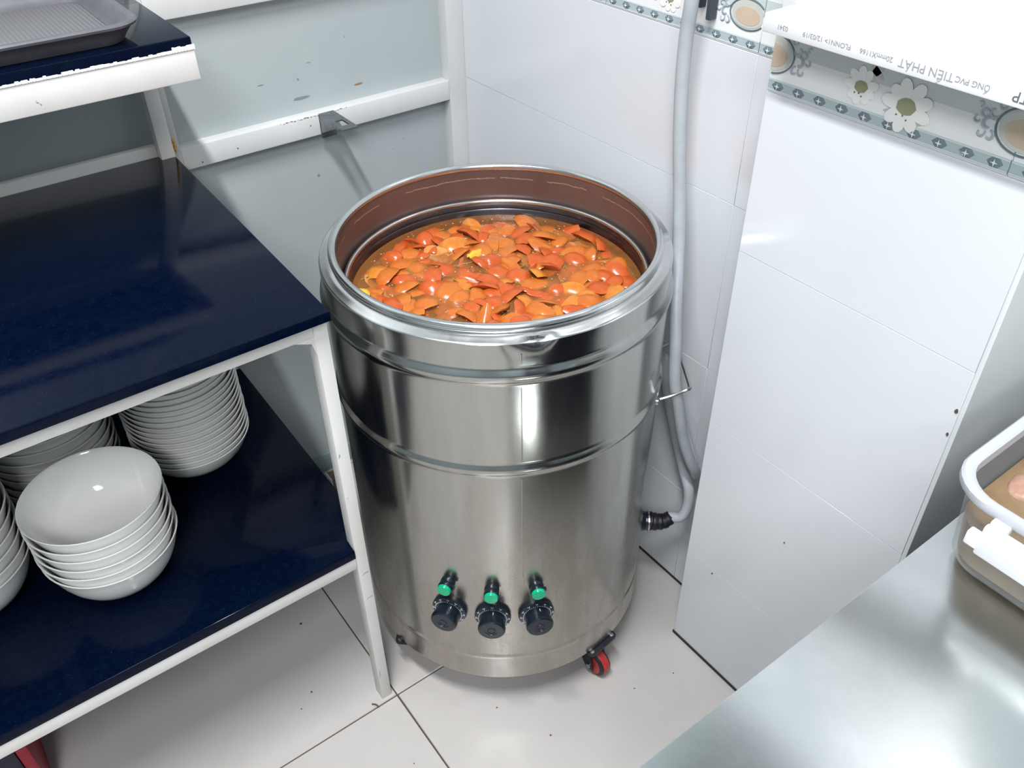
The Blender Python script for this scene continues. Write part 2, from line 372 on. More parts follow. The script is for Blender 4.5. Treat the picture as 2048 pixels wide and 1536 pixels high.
def medallion(par, face, yc, zc, side, ylo=None, yhi=None, ry=.030, rz=.020):
    o = part('medallion', plate(oval(face, yc, zc, ry * .9, rz * .88, 0, ylo, yhi), face, .0006), 'medallion_edge', par)
    part('medallion_field', plate(oval(face, yc, zc - .002, ry * .68, rz * .6, 0, ylo, yhi), face, .0009), 'medallion', o)
    ring = [Vector((face - .0005, yc + ry * math.cos(t), zc + rz * math.sin(t))) for t in [2 * PI * k / 60 for k in range(60)]]
    ring = [p for p in ring if (ylo is None or p.y >= ylo) and (yhi is None or p.y <= yhi)]
    if ylo is not None or yhi is not None:
        # start the open arc at the cut
        gaps = [(ring[i] - ring[i - 1]).length for i in range(len(ring))]; i = gaps.index(max(gaps)); ring = ring[i:] + ring[:i]
    part('medallion_ring', MB().tube(ring, .0011, 6, closed=(ylo is None and yhi is None)), 'medallion_ring', o)
    for s in side:                                       # scrolls of acanthus either side
        for (dy, dz, r, a0, turn, w) in [(.007, .010, .0062, 200, 1, .0016), (.016, .006, .0050, 150, -1, .0014), (.010, -.003, .0075, 120, -1, .0020), (.021, -.001, .0042, 60, -1, .0012), (.006, -.013, .0055, 90, 1, .0016), (.015, -.012, .0050, 150, 1, .0014), (.022, .013, .0035, 40, 1, .0010), (.002, .018, .0045, 160, 1, .0013)]:
            cy = yc + s * (ry * .92 + dy); cz = zc + dz; pts = []
            if ylo is not None and cy < ylo + .008: continue
            if yhi is not None and cy > yhi - .008: continue
            for k in range(12):
                a = math.radians(a0) + turn * k / 11 * 4.2; rr = r * (1 - .62 * k / 11)
                pts.append((face - .0004, cy + s * rr * math.cos(a), cz + rr * math.sin(a)))
            part('scroll', MB().tube(pts, [w * (.45 + .55 * math.sin(PI * (k + 1.5) / 13)) for k in range(12)], 5), 'scroll', o)
def petal_poly(yc, zc, ang, L, w, n=14):
    out = []
    for k in range(n):
        t = 2 * PI * k / n; u = L * .5 * (1 + math.cos(t)); v = w * math.sin(t) * (.55 + .45 * u / L)
        out.append((yc + u * math.cos(ang) - v * math.sin(ang), zc + u * math.sin(ang) + v * math.cos(ang)))
    return out
def flower(par, face, yc, zc, R, n, seed, lift=0.0):
    r = random.Random(seed); root = None
    for k in range(n):
        a = 2 * PI * k / n + r.uniform(-.1, .1)
        p = part('petal', plate(petal_poly(yc, zc, a, R * r.uniform(.88, 1.05), R * .30), face, .0008 + lift + .00012 * (k % 3)), 'petal', par)
    part('flower_eye', plate([(yc + R * .36 * math.cos(2 * PI * k / 14) * (1 + .12 * (k % 2)), zc + R * .30 * math.sin(2 * PI * k / 14)) for k in range(14)], face, .0016 + lift), 'flower_eye', par)
    for dy, dz in ((.30, -.36), (-.12, -.46), (.05, -.34)):
        part('flower_seed', plate([(yc + dy * R + .0009 * math.cos(q), zc + dz * R + .0009 * math.sin(q)) for q in [2 * PI * k / 6 for k in range(6)]], face, .0017 + lift), 'print_dark', par)

XC, YN, YFAR, ZT = .845, .306, .645, 1.142
wr = thing('wall_right', (XR, 1.0, 0), 'white glazed tile wall in the corner behind the pot', 'wall', kind='structure')
part('backing', MB().box(XR + .0012, XR + .5, YN + .02, YB, 0, ZC), 'grout', wr)
JY = [YB - .025, .739, .40]
for a, b in zip(JY, JY[1:]):
    for z0, z1 in [(.006, .2455), (.2455, .5455), (.5455, .8455), (.8455, 1.061), (1.143, 1.443), (1.443, 1.743), (1.743, 2.043), (2.043, 2.343), (2.343, 2.643), (2.643, ZC)]:
        part('wall_tile', MB().box(XR, XR + .009, b + .0003, a - .0003, z0 + .0003, z1 - .0003, .0003, seg=1), 'wall_tile', wr)
make_border(wr, XR, .44, YB - .025, [.739, 1.039, 1.339])
medallion(wr, XR, .765, 1.106, (1, -1), ylo=.7402, ry=.030, rz=.019)
medallion(wr, XR, .7165, 1.106, (-1,), yhi=.7378, ry=.001, rz=.019) if False else None
medallion(wr, XR, 1.064, 1.106, (1, -1), ylo=1.04, ry=.030, rz=.019)
flower(wr, XR, .905, 1.100, .022, 9, 3); flower(wr, XR, .935, 1.106, .018, 8, 4)
part('joint', MB().box(XR - .001, XR + .02, .6, YB - .02, 0, .0065), 'dark_joint', wr)

wr2 = single('wall_recess', MB().box(1.35, 1.45, YF, YN, 0, ZC), 'wall_tile', (1.35, -.8, 0), 'plain white wall of the recess behind the steel table', 'wall', kind='structure')
pl = thing('wall_pillar', (XC + .05, (YN + YFAR) / 2, 0), 'white tiled pillar standing out of the wall beside the steel table', 'pillar', kind='structure')
part('core', MB().box(XC + .0012, XR + .05, YN + .0005, YFAR - .0012, 0, ZC), 'grout', pl)
for z0, z1 in [(.006, .2455), (.2455, .5455), (.5455, .8455), (.8455, 1.061)]:
    part('pillar_tile', MB().box(XC, XC + .009, YN, YFAR, z0 + .0003, z1 - .0003, .0003, seg=1), 'wall_tile', pl)
    part('pillar_tile', MB().box(XC + .0095, XR + .002, YFAR - .009, YFAR, z0 + .0005, z1 - .0005, .0006, seg=1), 'wall_tile', pl)
part('side_face', MB().box(XC + .0005, 1.36, YN - .006, YN, 0, ZC, .001), 'plaster', pl)
part('upper_face', MB().box(XC, XC + .009, YN, .618, ZT, ZC, .001), 'pvc', pl)
make_border(pl, XC, YN, YFAR, [.3475])
medallion(pl, XC, .6455, 1.106, (-1,), yhi=.6445, ry=.031, rz=.0225)
medallion(pl, XC, .343, 1.106, (1,), ylo=.3485 if False else None, ry=.030, rz=.0225)
# flowers printed half way along the pillar's border
for (yc, zc, a, L, w, m_) in [(.500, 1.113, .6, .02, .005, 'petal_shade'), (.515, 1.112, 2.2, .02, .006, 'petal_shade'), (.492, 1.084, 2.9, .035, .004, 'petal_shade'), (.440, 1.087, -.3, .03, .007, 'petal_shade'), (.442, 1.098, .5, .018, .003, 'scroll')]:
    part('leaf', plate(petal_poly(yc, zc, a, L, w), XC, .0007), m_, pl)
flower(pl, XC, .523, 1.100, .021, 9, 5); flower(pl, XC, .4665, 1.095, .029, 9, 6, lift=.0006)
part('joint', MB().box(XC - .0015, XC + .02, YN, YFAR + .002, 0, .0065), 'dark_joint', pl)
for (y, z, r) in [(.309, .79, .0022), (.309, .755, .0016), (.585, .235, .0012), (.47, .42, .0010)]:
    part('speck', plate([(y + r * math.cos(2 * PI * k / 7) * rnd.uniform(.7, 1.2), z + r * 1.4 * math.sin(2 * PI * k / 7)) for k in range(7)], XC, .0012, .0014), 'dirt', pl)

# white plastic ledge board on top of the pillar's border, its edge printed upside down
bd = thing('ledge_board', (.797, .47, 1.142), 'white plastic board with printed edge capping the pillar top', 'board')
part('board', MB().box(.795, XC - .0005, .300, .627, 1.1425, 1.1625, .0015), 'pvc', bd)
def text(s, y_start, zc, size, face, m, par, name='printed_text', ext=.00015, condensed=1.0):
    cu = bpy.data.curves.new('txt', 'FONT'); cu.body = s; cu.size = size; cu.extrude = ext; cu.align_x = 'LEFT'; cu.align_y = 'CENTER'; cu.resolution_u = 3
    o = bpy.data.objects.new('txt', cu); C.objects.link(o)
    bpy.context.view_layer.update()
    me = bpy.data.meshes.new_from_object(o.evaluated_get(bpy.context.evaluated_depsgraph_get())); me.name = name
    bpy.data.objects.remove(o); bpy.data.curves.remove(cu)
    # reading direction +Y, letters' up -Z, facing -X
    mt = Matrix(((0, 0, -1, face), (condensed, 0, 0, y_start), (0, -1, 0, zc), (0, 0, 0, 1)))
    me.transform(Matrix.Translation(-wl(par)) @ mt); me.flip_normals() if mt.to_3x3().determinant() < 0 else None
    me.materials.clear(); me.materials.append(M[m]); return link(name, me, par)
FX = .795 - .0002
text('TP', .3305, 1.1525, .0135, FX, 'print_dark', bd)
text('\u1ed0NG PVC', .3665, 1.1525, .0078, FX, 'print_grey', bd)
text('TI\u1ebeN PH\u00c1T', .4020, 1.1525, .0115, FX, 'print_grey', bd)
text('20mmX1166', .4660, 1.1525, .0072, FX, 'print_grey', bd)
text('FLONN1> 12/03/19', .5140, 1.1525, .0072, FX, 'print_grey', bd)
text('0341', .5930, 1.1525, .0072, FX, 'print_grey', bd)

# ------------------------------------------------------------------ shelf unit on the left
XS = -1.05
sh = thing('shelf_frame', (-.3, 1.15, 0), 'white painted steel shelf frame with chipped paint holding black slabs', 'shelf')
part('leg', MB().box(.3175, .337, .859, .884, 0, .836, .0015), 'white_paint', sh)
part('leg', MB().box(.3225, .345, 1.405, 1.428, 0, 1.087, .0015), 'white_paint', sh)
part('leg', MB().box(XS, XS + .02, .859, .884, 0, .836, .0015), 'white_paint', sh)
part('leg', MB().box(XS, XS + .02, 1.405, 1.428, 0, 1.087, .0015), 'white_paint', sh)
for (zt, h, x1) in ((.836, .027, .3175), (.3925, .026, .3175)):
    part('front_rail', MB().box(XS + .02, x1, .859, .875, zt - h, zt, .0015), 'white_paint', sh)
    part('back_rail', MB().box(XS + .02, .3225, 1.41, 1.428, zt - h, zt, .0015), 'white_paint', sh)
    part('side_rail', MB().box(.319, .335, .884, 1.405, zt - h, zt, .0015), 'white_paint', sh)
    part('side_rail', MB().box(XS, XS + .016, .884, 1.405, zt - h, zt, .0015), 'white_paint', sh)
    for xx in (-.15, -.6): part('cross_rail', MB().box(xx - .01, xx + .01, .875, 1.41, zt - h, zt - .001, .0015), 'white_paint', sh)
part('back_lip', MB().box(XS + .02, .3225, 1.424, 1.438, .84, .868, .0015), 'white_paint', sh)
part('corner_gusset', MB().prism([(0, 0), (-.028, 0), (-.004, -.010), (0, -.028)], .003, Matrix(((1, 0, 0, .3175), (0, 0, 1, .861), (0, 1, 0, .809), (0, 0, 0, 1)))), 'white_paint', sh)
# upper shelf frame: front board, ends
part('upper_front_board', MB().box(XS, .343, 1.161, 1.179, 1.043, 1.083, .0015), 'white_paint', sh)
part('upper_end_rail', MB().box(.325, .343, 1.179, 1.405, 1.045, 1.083, .0015), 'white_paint', sh)
part('upper_end_rail', MB().box(XS, XS + .018, 1.179, 1.405, 1.045, 1.083, .0015), 'white_paint', sh)
part('upper_back_rail', MB().box(XS + .02, .3225, 1.41, 1.428, 1.045, 1.083, .0015), 'white_paint', sh)
cb = MB()
x = XS
while x < .343:
    w = rnd.uniform(.002, .009); hgt = rnd.uniform(.0004, .0026)
    if x > .31: hgt += .003
    cb.box(x, min(x + w, .344), 1.1595, 1.1625, 1.0815, 1.0835 + hgt, .0004, seg=1); x += w
part('caulk_line', cb, 'caulk', sh)
rb = MB()
for k in range(5): rb.box(.3465 + rnd.uniform(-.002, .004), .3505 + rnd.uniform(0, .003), 1.418, 1.4345, .851 + .004 * k, .855 + .004 * k, .001, seg=1)
part('rust_patch', rb, 'rust', sh)
# chips of bare metal on the near leg
for (z, y, w, h) in [(.345, .8586, .012, .007), (.285, .8586, .013, .006), (.60, .8586, .003, .009), (.52, .8586, .004, .002), (.06, .8586, .003, .03)]:
    part('paint_chip', MB().prism([(-w / 2, 0), (-w * .1, h * .35), (w / 2, h * .25), (w * .42, h), (-w * .2, h * .8)], .0008, Matrix(((1, 0, 0, .3275 if w > .01 else .3195 + w / 2), (0, 0, 1, y), (0, 1, 0, z), (0, 0, 0, 1)))), 'panel_grey', sh)

def slab(label, poly, z0, z1):
    mb = MB(); mb.prism(poly, z1 - z0, Matrix.Translation((0, 0, z0)))
    es = [e for e in mb.bm.edges if abs(e.verts[0].co.z - z1) < 1e-6 and abs(e.verts[1].co.z - z1) < 1e-6]
    bmesh.ops.bevel(mb.bm, geom=es, offset=.0015, segments=2, profile=.5, affect='EDGES')
    return single('granite_slab', mb, 'granite', (-.3, 1.1, z0), label, 'slab', 'black granite shelf slabs', angle=60)
slab('wide black granite slab forming the middle shelf, nothing on it', [(XS, .846), (.336, .841), (.3455, 1.4235), (XS, 1.4235)], .8365, .8505)
slab('black granite slab of the lowest shelf, carrying the bowl stacks', [(XS, .857), (.3165, .857), (.3165, .8855), (.339, .8855), (.355, .92), (.359, 1.404), (.321, 1.404), (.321, 1.432), (XS, 1.432)], .393, .411)
slab('narrow black granite slab of the top shelf, under the grey tray', [(XS, 1.1605), (.341, 1.1605), (.341, 1.43), (XS, 1.43)], 1.0835, 1.098)

# serving tray on the top shelf
ty = thing('serving_tray', (.06, 1.33, 1.0985), 'grey plastic tray with ribbed bottom on the top granite shelf', 'tray')
def rrect(x0, x1, y0, y1, r, n=7):
    out = []
    for cx, cy, a0 in ((x1 - r, y1 - r, 0), (x0 + r, y1 - r, PI / 2), (x0 + r, y0 + r, PI), (x1 - r, y0 + r, 1.5 * PI)):
        for k in range(n): a = a0 + PI / 2 * k / (n - 1); out.append((cx + r * math.cos(a), cy + r * math.sin(a)))
    return out
def loft(rings, cap0=True, cap1=True):
    mb = MB(); R_ = [[mb.bm.verts.new((x, y, z)) for x, y in poly] for poly, z in rings]
    for A, B in zip(R_, R_[1:]):
        for k in range(len(A)): j = (k + 1) % len(A); mb.bm.faces.new((A[k], A[j], B[j], B[k]))
    if cap0: mb.bm.faces.new(R_[0][::-1])
    if cap1: mb.bm.faces.new(R_[-1])
    return mb
def tr(i, r): return rrect(-.172 + i, .292 - i, 1.166 + i, 1.432 - i, r)
part('shell', loft([(tr(.018, .03), 1.0985), (tr(.012, .034), 1.108), (tr(.004, .038), 1.1185), (tr(.0, .04), 1.1195), (tr(-.001, .04), 1.1225), (tr(.001, .039), 1.1245), (tr(.007, .034), 1.1245), (tr(.010, .032), 1.1225), (tr(.017, .028), 1.110), (tr(.026, .02), 1.103)], True, False), 'tray_shaded', ty)
part('ribbed_bottom', loft([(tr(.026, .02), 1.1025), (tr(.027, .02), 1.1032)], False, True), 'tray_ribbed_lit', ty)

# ------------------------------------------------------------------ bowls
def bowl_mesh(deep, h, name):
    if deep: prof = [(0, .004), (.034, .004), (.036, 0), (.042, 0), (.044, .005), (.058, h * .105), (.070, h * .24), (.0785, h * .41), (.0850, h * .60), (.0900, h * .80), (.0942, h * .965), (.095, h * .985), (.0944, h), (.0925, h * .985), (.0878, h * .81), (.0825, h * .60), (.0760, h * .42), (.067, h * .26), (.054, h * .15), (.03, h * .10), (0.0, h * .09)]
    else: prof = [(0, .004), (.034, .004), (.036, 0), (.042, 0), (.044, .005), (.058, h * .16), (.072, h * .34), (.083, h * .57), (.0905, h * .82), (.0945, h * .965), (.095, h * .99), (.0942, h), (.0925, h * .985), (.0895, h * .90), (.0855, h * .74), (.078, h * .50), (.066, h * .30), (.050, h * .17), (.03, h * .125), (0.0, h * .115)]
    mb = MB(); seg = 56; rings = []
    for r, z in prof:
        if r == 0: rings.append([mb.bm.verts.new((0, 0, z))])
        else: rings.append([mb.bm.verts.new((r * math.cos(2 * PI * q / seg), r * math.sin(2 * PI * q / seg), z)) for q in range(seg)])
    for A, B in zip(rings, rings[1:]):
        for q in range(seg):
            j = (q + 1) % seg
            if len(A) == 1: mb.bm.faces.new((A[0], B[j], B[q]))
            elif len(B) == 1: mb.bm.faces.new((A[q], A[j], B[0]))
            else: mb.bm.faces.new((A[q], A[j], B[j], B[q]))
    return mb.mesh(name, 'porcelain', angle=70)
bowl_a = bowl_mesh(True, .078, 'bowl'); bowl_b = bowl_mesh(False, .060, 'bowl')
ORD = ['bottom', 'second', 'third', 'fourth', 'fifth', 'sixth', 'seventh', 'eighth', 'ninth', 'tenth', 'eleventh', 'twelfth', 'thirteenth', 'fourteenth', 'fifteenth', 'sixteenth', 'seventeenth', 'eighteenth']
def stack(me, n, x, y, dz, where, group, tilt=0.0, tdir=(0, 0), drift=(0, 0), jit=.0012, seed=1):
    r = random.Random(seed)
    for k in range(n):
        o = link('bowl', me, None, (x + drift[0] * k + r.uniform(-jit, jit), y + drift[1] * k + r.uniform(-jit, jit), .4113 + dz * k))
        o.rotation_euler = (tdir[0] * tilt * k / n, tdir[1] * tilt * k / n, r.uniform(0, 6))
        if k == 0: lab = 'lowest white bowl of the ' + where
        elif k == n - 1: lab = 'topmost white bowl of the ' + where
        else: lab = 'white bowl, %s from the bottom of the %s' % (ORD[k], where)
        tag(o, lab, 'bowl', group)
stack(bowl_a, 6, .021, 1.030, .0180, 'short front stack with its inside showing', 'bowls of the short front stack', jit=.0009, drift=(0, -.0006), seed=2)
stack(bowl_b, 17, .203, 1.205, .0107, 'tall tight stack near the shelf corner', 'bowls of the tall tight stack', seed=3, jit=.0006)
stack(bowl_a, 7, .005, 1.250, .0175, 'rear stack half hidden behind the front stack', 'bowls of the rear stack', seed=4, jit=.0008)
stack(bowl_a, 10, -.166, 1.110, .0185, 'stack cut by the left picture edge', 'bowls of the left stack', seed=5, jit=.0008)

# ------------------------------------------------------------------ the electric soup pot
PX, PY, PR = .640, .921, .257
pot = thing('soup_pot', (PX, PY, 0), 'large round stainless steel electric soup pot on casters', 'pot')
def dent(p, a, r, z):
    d = (a - math.radians(360 - 25)) ; d = (d + PI) % (2 * PI) - PI
    k = math.exp(-(d / .10) ** 2) * (1 + .25 * math.sin(d * 38))
    if r > .25 and z > .785:
        s = k * ((z - .785) / .021) ** 1.5
        rr = 1 - s * .0055 / r
        p = Vector((p.x * rr, p.y * rr, p.z - s * .0035))
    return p
SEG = 160
prof = [(PR - .012, .0895), (PR - .001, .0905), (PR, .092), (PR, .094), (PR, .143), (PR, .1455), (PR + .0010, .149), (PR + .0014, .152), (PR + .0010, .155), (PR, .1585), (PR, .161)]
z = .161
while z < .56: z += .06; prof.append((PR, min(z, .570)))
def bead(zc, h, d): return [(PR, zc - h * 1.75), (PR, zc - h * 1.4), (PR + d * .25, zc - h), (PR + d * .8, zc - h * .55), (PR + d, zc), (PR + d * .8, zc + h * .55), (PR + d * .25, zc + h), (PR, zc + h * 1.4), (PR, zc + h * 1.75)]
prof += bead(.590, .0085, .0045) + [(PR, .64), (PR, .70), (PR, .732)] + bead(.755, .0095, .0055) + [(PR, .780), (PR, .79), (PR, .801), (PR - .0003, .8050)]
part('body', MB().lathe(prof, PX, PY, SEG, fn=dent), 'steel_body', pot, angle=50)
part('shoulder', MB().lathe([(PR - .0003, .8050), (PR - .0012, .8062), (PR - .003, .8070), (PR - .009, .8095), (.2435, .8120), (.238, .8125)], PX, PY, SEG, fn=dent), 'steel_rim', pot, angle=50)
part('bottom', MB().lathe([(.001, .0895), (PR - .012, .0895)], PX, PY, 64), 'steel_body', pot)
part('rim', MB().tube([(PX + .2365 * math.sin(a), PY - .2365 * math.cos(a), .8175) for a in [2 * PI * k / 120 for k in range(120)]], .0062, 14, closed=True), 'steel_rim', pot)
part('inner_wall', MB().lathe([(.2325, .815), (.2315, .80), (.2312, .768), (.2312, .66)], PX, PY, 120), 'steel_inner', pot)
part('inner_ring', MB().tube([(PX + .2245 * math.sin(a), PY - .2245 * math.cos(a), .7600) for a in [2 * PI * k / 120 for k in range(120)]], .0038, 10, closed=True), 'steel_rim', pot)
part('inner_pot', MB().lathe([(.2245, .7600), (.2215, .756), (.2205, .750), (.2222, .7475), (.2205, .745), (.2205, .66)], PX, PY, 120), 'steel_dark', pot)
# vertical weld seam down the body
def psurf(deg, z, out=0.0):
    a = math.radians(deg); return Vector((PX + (PR + out) * math.sin(a), PY - (PR + out) * math.cos(a), z))
sb = MB()
for z0, z1 in ((.36, .573), (.607, .735), (.775, .79)):
    a = [psurf(-28.6 + q, zz, -.0002 if abs(q) > .1 else .0004) for zz in (z0, z1) for q in (-.22, -.05, .05, .22)]
    v = [sb.bm.verts.new(p) for p in a]
    for k in range(3): sb.bm.faces.new((v[k], v[k + 1], v[k + 5], v[k + 4]))
part('weld_seam', sb, 'steel_body', pot)
def frame_at(deg, z, tilt=0):
    a = math.radians(deg); n = Vector((math.sin(a), -math.cos(a), 0)); u = Vector((math.cos(a), math.sin(a), 0)); w = Vector((0, 0, 1)); p = psurf(deg, z)
    return Matrix(((u.x, w.x, n.x, p.x), (u.y, w.y, n.y, p.y), (u.z, w.z, n.z, p.z), (0, 0, 0, 1)))      # local x along wall, y up, z outwards
for i, (deg, zl, zd) in enumerate([(-55.3, .335, .270), (-39.5, .333, .2685), (-23.9, .334, .2685)]):
    mt = frame_at(deg, zd)
    dl = part('dial', MB().lathe([(.0, -.002), (.029, -.002), (.0298, .002), (.0292, .0055), (.024, .0085), (.0, .0085)], 0, 0, 48, mt), 'black_plastic', pot)
    kb = MB(); seg = 60; rings = []
    for r, z_, flute in [(.0195, .008, 0), (.0200, .012, .0), (.0208, .019, .0004), (.0220, .024, .0007), (.0224, .027, .0007), (.0218, .0305, .0004), (.0197, .0322, 0), (.010, .0325, 0), (.0095, .0318, 0), (.0005, .0318, 0)]:
        rings.append([kb.bm.verts.new(mt @ Vector(((r - (flute if q % 2 else 0)) * math.cos(2 * PI * q / seg), (r - (flute if q % 2 else 0)) * math.sin(2 * PI * q / seg), z_))) for q in range(seg)])
    for A, B in zip(rings, rings[1:]):
        for q in range(seg): kb.bm.faces.new((A[q], A[(q + 1) % seg], B[(q + 1) % seg], B[q]))
    kb.bm.faces.new(rings[-1])
    knob = part('knob', kb, 'black_plastic', pot)
    part('cap_ring', MB().tube([mt @ Vector((.0062 * math.cos(q), .0062 * math.sin(q), .0320)) for q in [2 * PI * k / 24 for k in range(24)]], .0007, 6, closed=True), 'dark_plastic', knob)
    rotk = [70, 85, 80][i]
    kp = math.radians(rotk)
    part('pointer', MB().box(.0185, .0203, -.0006, .0006, .011, .022, mtx=mt @ Matrix.Rotation(kp, 4, 'Z')), 'dial_print', knob)
    tk = MB()
    for q in range(41):
        aa = math.radians(-60 + 300 * q / 40) ; L_ = .0016 if q % 4 else .0026
        tk.box(.0222, .0222 + L_, -.00028, .00028, .0080, .0090, mtx=mt @ Matrix.Rotation(aa, 4, 'Z'))
        if q % 4 == 0:
            for dq in (-.045, .045): tk.box(.0258, .0274, -.0005, .0005, .0070, .0078, mtx=mt @ Matrix.Rotation(aa + dq, 4, 'Z'))
    part('dial_marks', tk, 'dial_print', dl)
    ml = frame_at(deg, zl)
    lb = part('indicator_light', MB().lathe([(.0, -.002), (.0118, -.002), (.0120, .003), (.0112, .0045), (.0112, .0075), (.0120, .0085), (.0122, .0130), (.0116, .0150), (.0090, .0150)], 0, 0, 36, ml), 'black_plastic', pot)
    part('green_lens', MB().lathe([(.0110, .0140), (.0110, .0185), (.0102, .0200), (.005, .0206), (.0002, .0207)], 0, 0, 36, ml, cap1=True), 'green_lens', lb)
    part('clip_tab', MB().box(.0115, .0145, -.002, .002, .006, .012, .0004, mtx=ml, seg=1), 'black_plastic', lb)
# wire handles on both sides
def handle(pts, name='handle'):
    P = catmull(pts, 6); return part(name, MB().tube(P, .0028, 8), 'wire_steel', pot)
def bail(d0, d1, z, out):
    a, b = psurf(d0, z, -.003), psurf(d1, z, -.003); mid = psurf((d0 + d1) / 2, z, 0) - Vector((PX, PY, z)); n = mid.normalized()
    L = out
    up = Vector((0, 0, .020)); c, d = a + n * L + up, b + n * L + up; e = (d - c).normalized() * .009
    return [a, a + n * (L * .5) + up * .5, c - n * .008, c - n * .001 + e * .4, c + e * 1.4, (c + d) / 2, d - e * 1.4, d - n * .001 - e * .4, d - n * .008, b + n * (L * .5) + up * .5, b]
for base_deg in (55.5,):
    hp = bail(base_deg - 14.5, base_deg + 14.5, .548, .056)
    h = handle(hp)
    for dd in (-14.5, 14.5): part('handle_lug', MB().lathe([(.0, -.001), (.007, -.001), (.007, .003), (.004, .006), (.0, .006)], 0, 0, 16, frame_at(base_deg + dd, .548)), 'wire_steel', h)
# casters
def caster(deg, swivel, trail=-.022, turn=0, rad=.226):
    a = math.radians(deg); cx, cy = PX + rad * math.sin(a), PY - rad * math.cos(a)
    b = Matrix.Translation((cx, cy, 0)) @ Matrix.Rotation(a + math.radians(turn), 4, 'Z')
    c = part('caster', MB().prism(rrect(-.034, .034, -.040, .034, .008, 4), .004, b @ Matrix.Translation((0, 0, .085))), 'black_rubber', pot)
    for sx in (-1, 1): part('bolt', MB().lathe([(.0, .0885), (.0045, .0885), (.004, .0905), (0, .091)], 0, 0, 10, b @ Matrix.Translation((sx * .026, -.032, 0))), 'wire_steel', c)
    s = Matrix.Translation((cx, cy, 0)) @ Matrix.Rotation(math.radians(swivel), 4, 'Z')
    y = MB().lathe([(.0, .085), (.02, .085), (.02, .076), (.012, .072), (0, .072)], 0, 0, 20, s)
    for sx in (-1, 1): y.prism([(-.018, .074), (.018, .074), (trail + .010, .020), (trail - .010, .020)], .0025, s @ Matrix(((0, 0, 1, sx * .0165 - .00125), (1, 0, 0, 0), (0, 1, 0, 0), (0, 0, 0, 1))))
    part('fork', y, 'black_rubber', c)
    wm = s @ Matrix.Translation((0, trail, .029)) @ Matrix.Rotation(PI / 2, 4, 'Y')
    part('wheel', MB().lathe([(.006, -.012), (.022, -.012), (.0275, -.010), (.029, -.006), (.029, .006), (.0275, .010), (.022, .012), (.006, .012)], 0, 0, 32, wm, cap0=True, cap1=True), 'black_rubber', c)
    part('hub', MB().lathe([(.002, -.0128), (.0215, -.0128), (.0215, -.0100), (.0215, .0100), (.0215, .0128), (.002, .0128)], 0, 0, 24, wm, cap0=True, cap1=True), 'caster_red', c)
    part('tread', MB().lathe([(.0282, -.0078), (.0294, -.006), (.0294, .006), (.0282, .0078)], 0, 0, 32, wm), 'caster_red', c)
    part('axle', MB().lathe([(.0045, -.021), (.0045, .021)], 0, 0, 12, wm, cap0=True, cap1=True), 'wire_steel', c)
    part('brake_lever', MB().box(-.010, .010, -.046, -.016, .050, .054, .001, mtx=s @ Matrix.Rotation(-.35, 4, 'X')), 'black_rubber', c)
caster(7, 5); caster(-84, 95, turn=42, rad=.217); caster(92, 40); caster(182, 130)
# cable gland with tape
gm = frame_at(50, .226) 
gl = part('cable_gland', MB().lathe([(.0, -.004), (.0185, -.004), (.0185, .006), (.0170, .008), (.0175, .012), (.0, .012)], 0, 0, 24, gm), 'black_plastic', pot)
part('washer', MB().lathe([(.0185, .012), (.0190, .0125), (.0190, .0155), (.0, .0155)], 0, 0, 24, gm), 'wire_steel', gl)
tp = [gm @ Vector(p) for p in [(0, 0, .0155), (0, -.001, .024), (.000, -.001, .034), (.001, .000, .042), (.003, .004, .050), (.006, .009, .056)]]
part('tape_wrap', MB().tube(catmull(tp, 3), [.0178 + .0009 * math.sin(k * 2.1) - .00038 * k for k in range(16)], 14), 'black_rubber', gl)
GEND = gm @ Vector((.005, .008, .052))

# ------------------------------------------------------------------ supply conduit
path = [(.905, .828, 2.0), (.904, .828, 1.5), (.902, .828, 1.20), (.900, .830, 1.117), (.900, .833, 1.065), (.900, .831, .998), (.899, .821, .913), (.897, .805, .824), (.886, .786, .745), (.862, .758, .69), (.846, .735, .640), (.841, .727, .605), (.840, .720, .568), (.849, .715, .525), (.866, .712, .455), (.886, .707, .395), (.903, .704, .358), (.917, .712, .336), (.925, .737, .36), (.924, .775, .43), (.918, .803, .50), (.912, .815, .535), (.912, .806, .50), (.913, .774, .411), (.915, .740, .330), (.911, .716, .294), (.903, .707, .262), (.892, .710, .240), tuple(GEND)]
single('supply_conduit', MB().tube(catmull(path, 8), .0098, 14), 'conduit_grey', (.905, .828, .25), 'thick grey cable hanging down the tiled wall to the pot', 'cable')
hk = thing('wall_clip', (.93, .826, 1.09), 'dark grey two pronged clip on the tiled wall behind the cable', 'clip')
part('prong', MB().box(.926, .9375, .8375, .8445, 1.100, 1.150, .002), 'clip_grey', hk)
part('prong', MB().box(.924, .9375, .8165, .8255, 1.0885, 1.150, .002), 'clip_grey', hk)
part('bridge', MB().box(.928, .9375, .8165, .8445, 1.140, 1.156, .002), 'clip_grey', hk)

